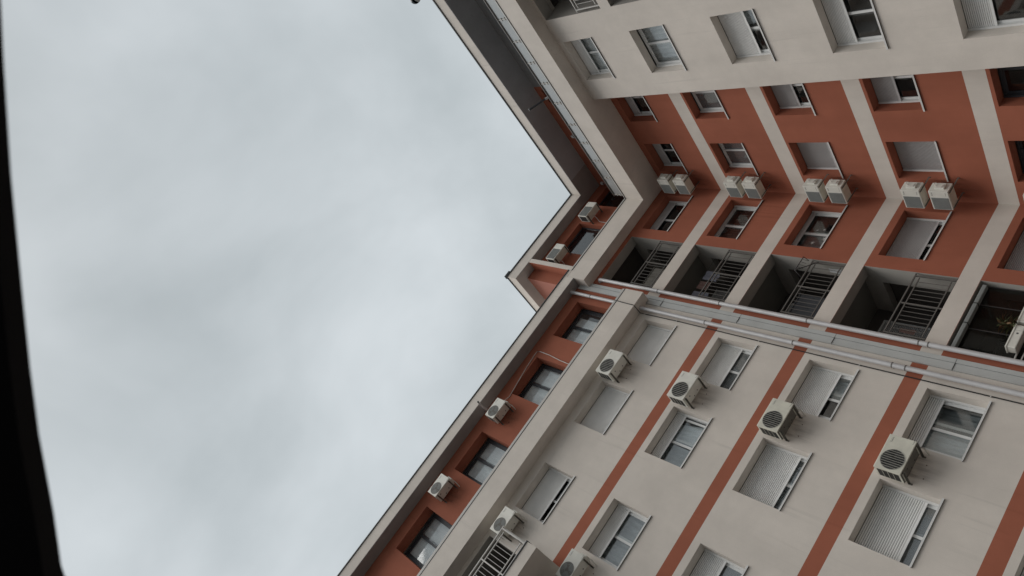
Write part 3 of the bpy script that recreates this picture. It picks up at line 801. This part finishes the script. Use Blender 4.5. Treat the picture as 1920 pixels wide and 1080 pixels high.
# round fixture above the roof edge at the top of the photograph
t = tag(empty('floodlight', (1.1, 10.2, 24.63)), 'round white and black fixture above the roof edge at the top of the photo', 'light')
mb = MB(); mb.tube([(-.2, .1, 0), (-.1, .05, .3), (.2, -.1, .55)], .05, 12); mb.tube([(.02, .0, .36), (.2, -.10, .56)], .10, 16, r1=.17); mb.build('housing', M['lamp'], t)
mb = MB(); n = 20
for i in range(7):
    for k in range(n):
        q = []
        for (ii, kk) in ((i, k), (i, k+1), (i+1, k+1), (i+1, k)):
            th = PI*.62*ii/7; ph = 2*PI*kk/n
            q.append((.2+.175*math.sin(th)*math.cos(ph), -.10+.175*math.sin(th)*math.sin(ph), .62+.175*math.cos(th)))
        mb.face(q, 0, True)
mb.build('lens', M['lampdark'], t, fix=False)

# ------------------------------------------------------------------ things on the loggias
def planter(u, z, w, label):
    mb = MB(); mb.bevbox((u-w/2, .02, z), (u+w/2, .24, z+.20), .02); mb.box((u-w/2-.012, .008, z+.175), (u+w/2+.012, .252, z+.205)); mb.box((u-.10, .24, z+.07), (u-.06, .242, z+.11), 1)
    mb.box((u-.16, .239, z+.0), (u-.157, .2415, z+.2), 1)
    return tag(mb.build('planter_box', [M['ac'], M['ac_mark']]), label, 'planter')
planter(4.12, 7.46, .62, 'white planter box hanging on the loggia railing at the right edge')
planter(3.42, 7.46, .60, 'white planter box behind the dry plant, further from the downpipe')
def shrub(name, u, z, n, R_, mats, label):
    mb = MB(); rnd = random.Random(int(u*100))
    mb.tube([(u, .12, z), (u-.02, .10, z+R_*1.2)], .008, 5, 0)
    for i in range(n):
        a = rnd.uniform(0, 2*PI); el = rnd.uniform(-.4, 1.3); L = R_*rnd.uniform(.5, 1.15)
        c0 = Vector((u, .12, z+R_*rnd.uniform(.1, .9)))
        d = Vector((math.cos(a)*math.cos(el), math.sin(a)*math.cos(el)*.7, math.sin(el)*.9))
        tip = c0 + d*L; side = d.cross(Vector((0, 0, 1))).normalized()*rnd.uniform(.012, .035)
        mid_ = c0 + d*L*.55 + Vector((0, 0, .03))
        mb.face([c0, mid_+side, tip + Vector((0, 0, -.04)), mid_-side], rnd.randint(0, 1))
    return tag(mb.build(name, mats, fix=False), label, 'plant')
shrub('potted_plant', 3.75, 7.62, 120, .34, [M['plant'], M['leafgreen']], 'dry brown plant growing out of the planter boxes at the right edge')
# awning cassette at the ceiling edge of the lowest loggia
mb = MB(); mb.bevbox((2.62, -.16, 8.70), (4.6, -.02, 8.80), .02); aw = tag(mb.build('awning_cassette', M['ac_grey']), 'closed awning cassette under the ceiling edge of the lowest loggia', 'awning')
mb = MB()
for u in (3.2, 3.8): mb.box((u-.012, -.165, 8.695), (u+.012, -.015, 8.805))
mb.build('clamp', M['gap'], aw)
# folded drying rack on the third loggia
t = tag(empty('drying_rack', (2.62, .02, fl(18.03, 2)+1.03)), 'folding drying rack leaning over the third loggia railing', 'drying rack')
mb = MB()
mb.tube([(0, .0, .05), (.0, .16, .16), (.55, .20, .14), (.6, .0, .0)], .014, 6); mb.tube([(.0, .0, -.25), (.3, .06, .05), (.5, .17, .14)], .014, 6); mb.build('frame', M['dark_alu'], t)
mb = MB()
for i in range(5): mb.tube([(.03+.1*i, .03, .06), (.1+.1*i, .17, .15)], .005, 5)
mb.build('line', M['cable'], t)
# cloth hung at the third and fourth loggia railings
for i, (k, u) in enumerate(((2, 2.72), (3, 4.25))):
    mb = MB(); z = fl(18.03, k)+ (.16 if k == 2 else .40)
    for a in range(6):
        for b in range(5):
            P = lambda i_, j_: (u + .022*i_, -.075 - .012*math.sin(1.7*i_ + j_), z + .30 - .075*j_ - (.02*i_ if k == 2 else 0))
            mb.face([P(a, b), P(a+1, b), P(a+1, b+1), P(a, b+1)], 0, True)
    tag(mb.build('cloth', M[('curtain_grey', 'cloth_brown')[i]], fix=False), ('crumpled pale cloth by the drying rack', 'brown rag stuffed behind the fourth railing down')[i], 'cloth')

def cabinet(u, k, w, h, mat, label):
    z = fl(18.04, k); mb = MB()
    mb.bevbox((u-w/2, -.62, z+.04), (u+w/2, -.18, z+h), .012)
    mb.box((u-w/2-.02, -.64, z+h), (u+w/2+.02, -.16, z+h+.025))
    for q in range(2):
        a = u-w/2+.02+q*(w/2); mb.box((a, -.182, z+.08), (a+w/2-.035, -.166, z+h-.04)); mb.box((a+.05, -.166, z+h*.5), (a+.065, -.150, z+h*.62))
    for a in (u-w/2+.04, u+w/2-.08): mb.box((a, -.58, z), (a+.04, -.22, z+.05))
    return tag(mb.build('cabinet', M[mat]), label, 'cabinet')
cabinet(4.0, 0, .8, .62, 'steel', 'low brown cabinet behind the railing of the top loggia')
cabinet(4.05, 2, .75, .85, 'grey_alu', 'dark cabinet behind the railing of the third loggia down')
# drying line with washing in the second loggia
t = tag(empty('clothes_line', (2.6, -.5, fl(18.04, 1)+1.75)), 'clothes line with hanging washing inside the second loggia', 'clothes line')
mb = MB(); mb.tube([(0, 0, 0), (1, 0, -.03), (2.0, 0, 0)], .004, 5); mb.build('line', M['cable'], t)
for q, (a, w_, h_, mt) in enumerate(((.55, .36, .55, 'blind_dark'), (1.0, .30, .42, 'cloth_brown'), (1.42, .34, .6, 'blind_dark'))):
    mb = MB(); nn = 8
    for i in range(nn):
        for j in range(6):
            P = lambda i_, j_: (a + w_*i_/nn, .02*math.sin(i_*1.3+q)*(.3+j_/6), -.03 - h_*j_/6 + .01*math.sin(i_))
            mb.face([P(i, j), P(i+1, j), P(i+1, j+1), P(i, j+1)], 0, True)
    mb.build('hanging_cloth', M[mt], t, fix=False)

# ------------------------------------------------------------------ ground and the car the picture was taken from
mb = MB(); mb.face([(-900, -900, 0), (900, -900, 0), (900, 900, 0), (-900, 900, 0)])
g = mb.build('ground', M['ground'], fix=False); tag(g, 'grey asphalt courtyard', 'ground', kind='structure')

cam_loc = Vector((14.729, 15.621, 1.5))
edge = [(14.640, 15.675), (14.666, 15.649), (14.684, 15.632), (14.720, 15.597), (14.757, 15.559), (14.783, 15.532), (14.806, 15.507), (14.833, 15.475), (14.852, 15.454), (14.875, 15.42), (14.90, 15.38)]
edge = [(14.30, 16.05), (14.50, 15.825)] + edge + [(14.97, 15.27), (15.15, 14.95)]
car = MB()
outer = [(x+.75, y+.75) for x, y in edge]
poly = edge + outer[::-1]
n = len(edge); z0, z1 = 1.9, 1.95
V = []
rings = [(0.0, z0+.012), (.006, z0), (.75, z0-.02), (.75, z1), (.02, z1)]
for off, z in rings: V += [(x+off, y+off, z) for x, y in edge]
F = []
m_ = len(rings)
for r_ in range(m_):
    for i in range(n-1):
        a, b = r_*n+i, r_*n+i+1; c, d = ((r_+1) % m_)*n+i+1, ((r_+1) % m_)*n+i
        F.append((a, b, c, d))
F.append([r_*n for r_ in range(m_)]); F.append([r_*n+n-1 for r_ in range(m_)][::-1])
car.solid(V, F)
tag(car.build('car_roof', M['car']), 'blurred black edge of a car roof along the left side of the photo', 'car roof')

# ------------------------------------------------------------------ camera
R_ = Matrix(((-0.5848333419834614, 0.751207347374092, -0.30603510150902014),
             (-0.5467717846601379, -0.6437716484698002, -0.5353491198517506),
             (-0.5991749140309729, -0.14575865627007054, 0.7872381066223357)))
# rows: world axes, columns: image right, image down, forward
cd = bpy.data.cameras.new('Camera'); cam = bpy.data.objects.new('Camera', cd); COL.objects.link(cam)
Rt = Matrix((R_[0], R_[1], R_[2]))
right = Vector((Rt[0][0], Rt[1][0], Rt[2][0])); down = Vector((Rt[0][1], Rt[1][1], Rt[2][1])); fwd = Vector((Rt[0][2], Rt[1][2], Rt[2][2]))
mat = Matrix.Identity(4)
for i in range(3):
    mat[i][0] = right[i]; mat[i][1] = -down[i]; mat[i][2] = -fwd[i]; mat[i][3] = cam_loc[i]
cam.matrix_world = mat
cd.sensor_width = 36; cd.sensor_fit = 'HORIZONTAL'; cd.lens = 1397.1/1920*36
cd.clip_start = .02; cd.clip_end = 3000
cd.dof.use_dof = True; cd.dof.focus_distance = 21; cd.dof.aperture_fstop = 10
scene.camera = cam

# ------------------------------------------------------------------ overcast daylight
EL = math.radians(66)
sun_dir = Vector((.62, .50, 0)).normalized()*math.cos(EL) + Vector((0, 0, math.sin(EL)))
w = bpy.data.worlds.new('World'); scene.world = w; w.use_nodes = True
nt = w.node_tree; bg = nt.nodes['Background']
sky = N(nt, 'ShaderNodeTexSky'); sky.sky_type = 'NISHITA'; sky.sun_disc = False
sky.sun_elevation = EL; sky.sun_rotation = math.atan2(sun_dir.x, sun_dir.y); sky.dust_density = 4; sky.air_density = 1.2
tc = N(nt, 'ShaderNodeTexCoord')
nz = N(nt, 'ShaderNodeTexNoise'); nz.inputs['Scale'].default_value = 2.6; nz.inputs['Detail'].default_value = 5; nz.inputs['Roughness'].default_value = .5; nz.inputs['Distortion'].default_value = .3
nt.links.new(tc.outputs['Generated'], nz.inputs['Vector'])
cr = N(nt, 'ShaderNodeValToRGB')
cr.color_ramp.elements[0].position = .34; cr.color_ramp.elements[0].color = (2.85, 3.12, 3.2, 1)
cr.color_ramp.elements[1].position = .66; cr.color_ramp.elements[1].color = (4.1, 4.38, 4.5, 1)
nt.links.new(nz.outputs['Fac'], cr.inputs[0])
mx = N(nt, 'ShaderNodeMix', data_type='RGBA'); mx.inputs[0].default_value = .93
sx = N(nt, 'ShaderNodeSeparateXYZ'); nt.links.new(tc.outputs['Generated'], sx.inputs[0])
cie = N(nt, 'ShaderNodeValToRGB'); el = cie.color_ramp.elements
for p_, v_ in ((0., .22), (.55, .88), (.78, 1.06), (.92, 1.0), (1., .93)):
    e = el[0] if p_ == 0. else (el[-1] if p_ == 1. else el.new(p_))
    e.position = p_; e.color = (v_, v_, v_, 1)
nt.links.new(sx.outputs['Z'], cie.inputs[0])
cs = N(nt, 'ShaderNodeVectorMath', operation='SCALE'); nt.links.new(cr.outputs[0], cs.inputs[0]); nt.links.new(cie.outputs[0], cs.inputs['Scale'])
nt.links.new(sky.outputs[0], mx.inputs[6]); nt.links.new(cs.outputs[0], mx.inputs[7])
nt.links.new(mx.outputs[2], bg.inputs['Color']); bg.inputs['Strength'].default_value = .1
sd = bpy.data.lights.new('Sun', 'SUN'); sd.energy = 1.5; sd.angle = math.radians(60); sd.color = (1, .97, .93)
so = bpy.data.objects.new('Sun', sd); COL.objects.link(so)
so.rotation_euler = (-sun_dir).to_track_quat('-Z', 'Y').to_euler(); so.location = (20, 20, 40)

scene.view_settings.view_transform = 'Standard'; scene.view_settings.look = 'None'
scene.view_settings.exposure = .72; scene.view_settings.gamma = 1
scene.render.engine = 'CYCLES'
scene.cycles.max_bounces = 6; scene.cycles.diffuse_bounces = 4; scene.cycles.transparent_max_bounces = 12
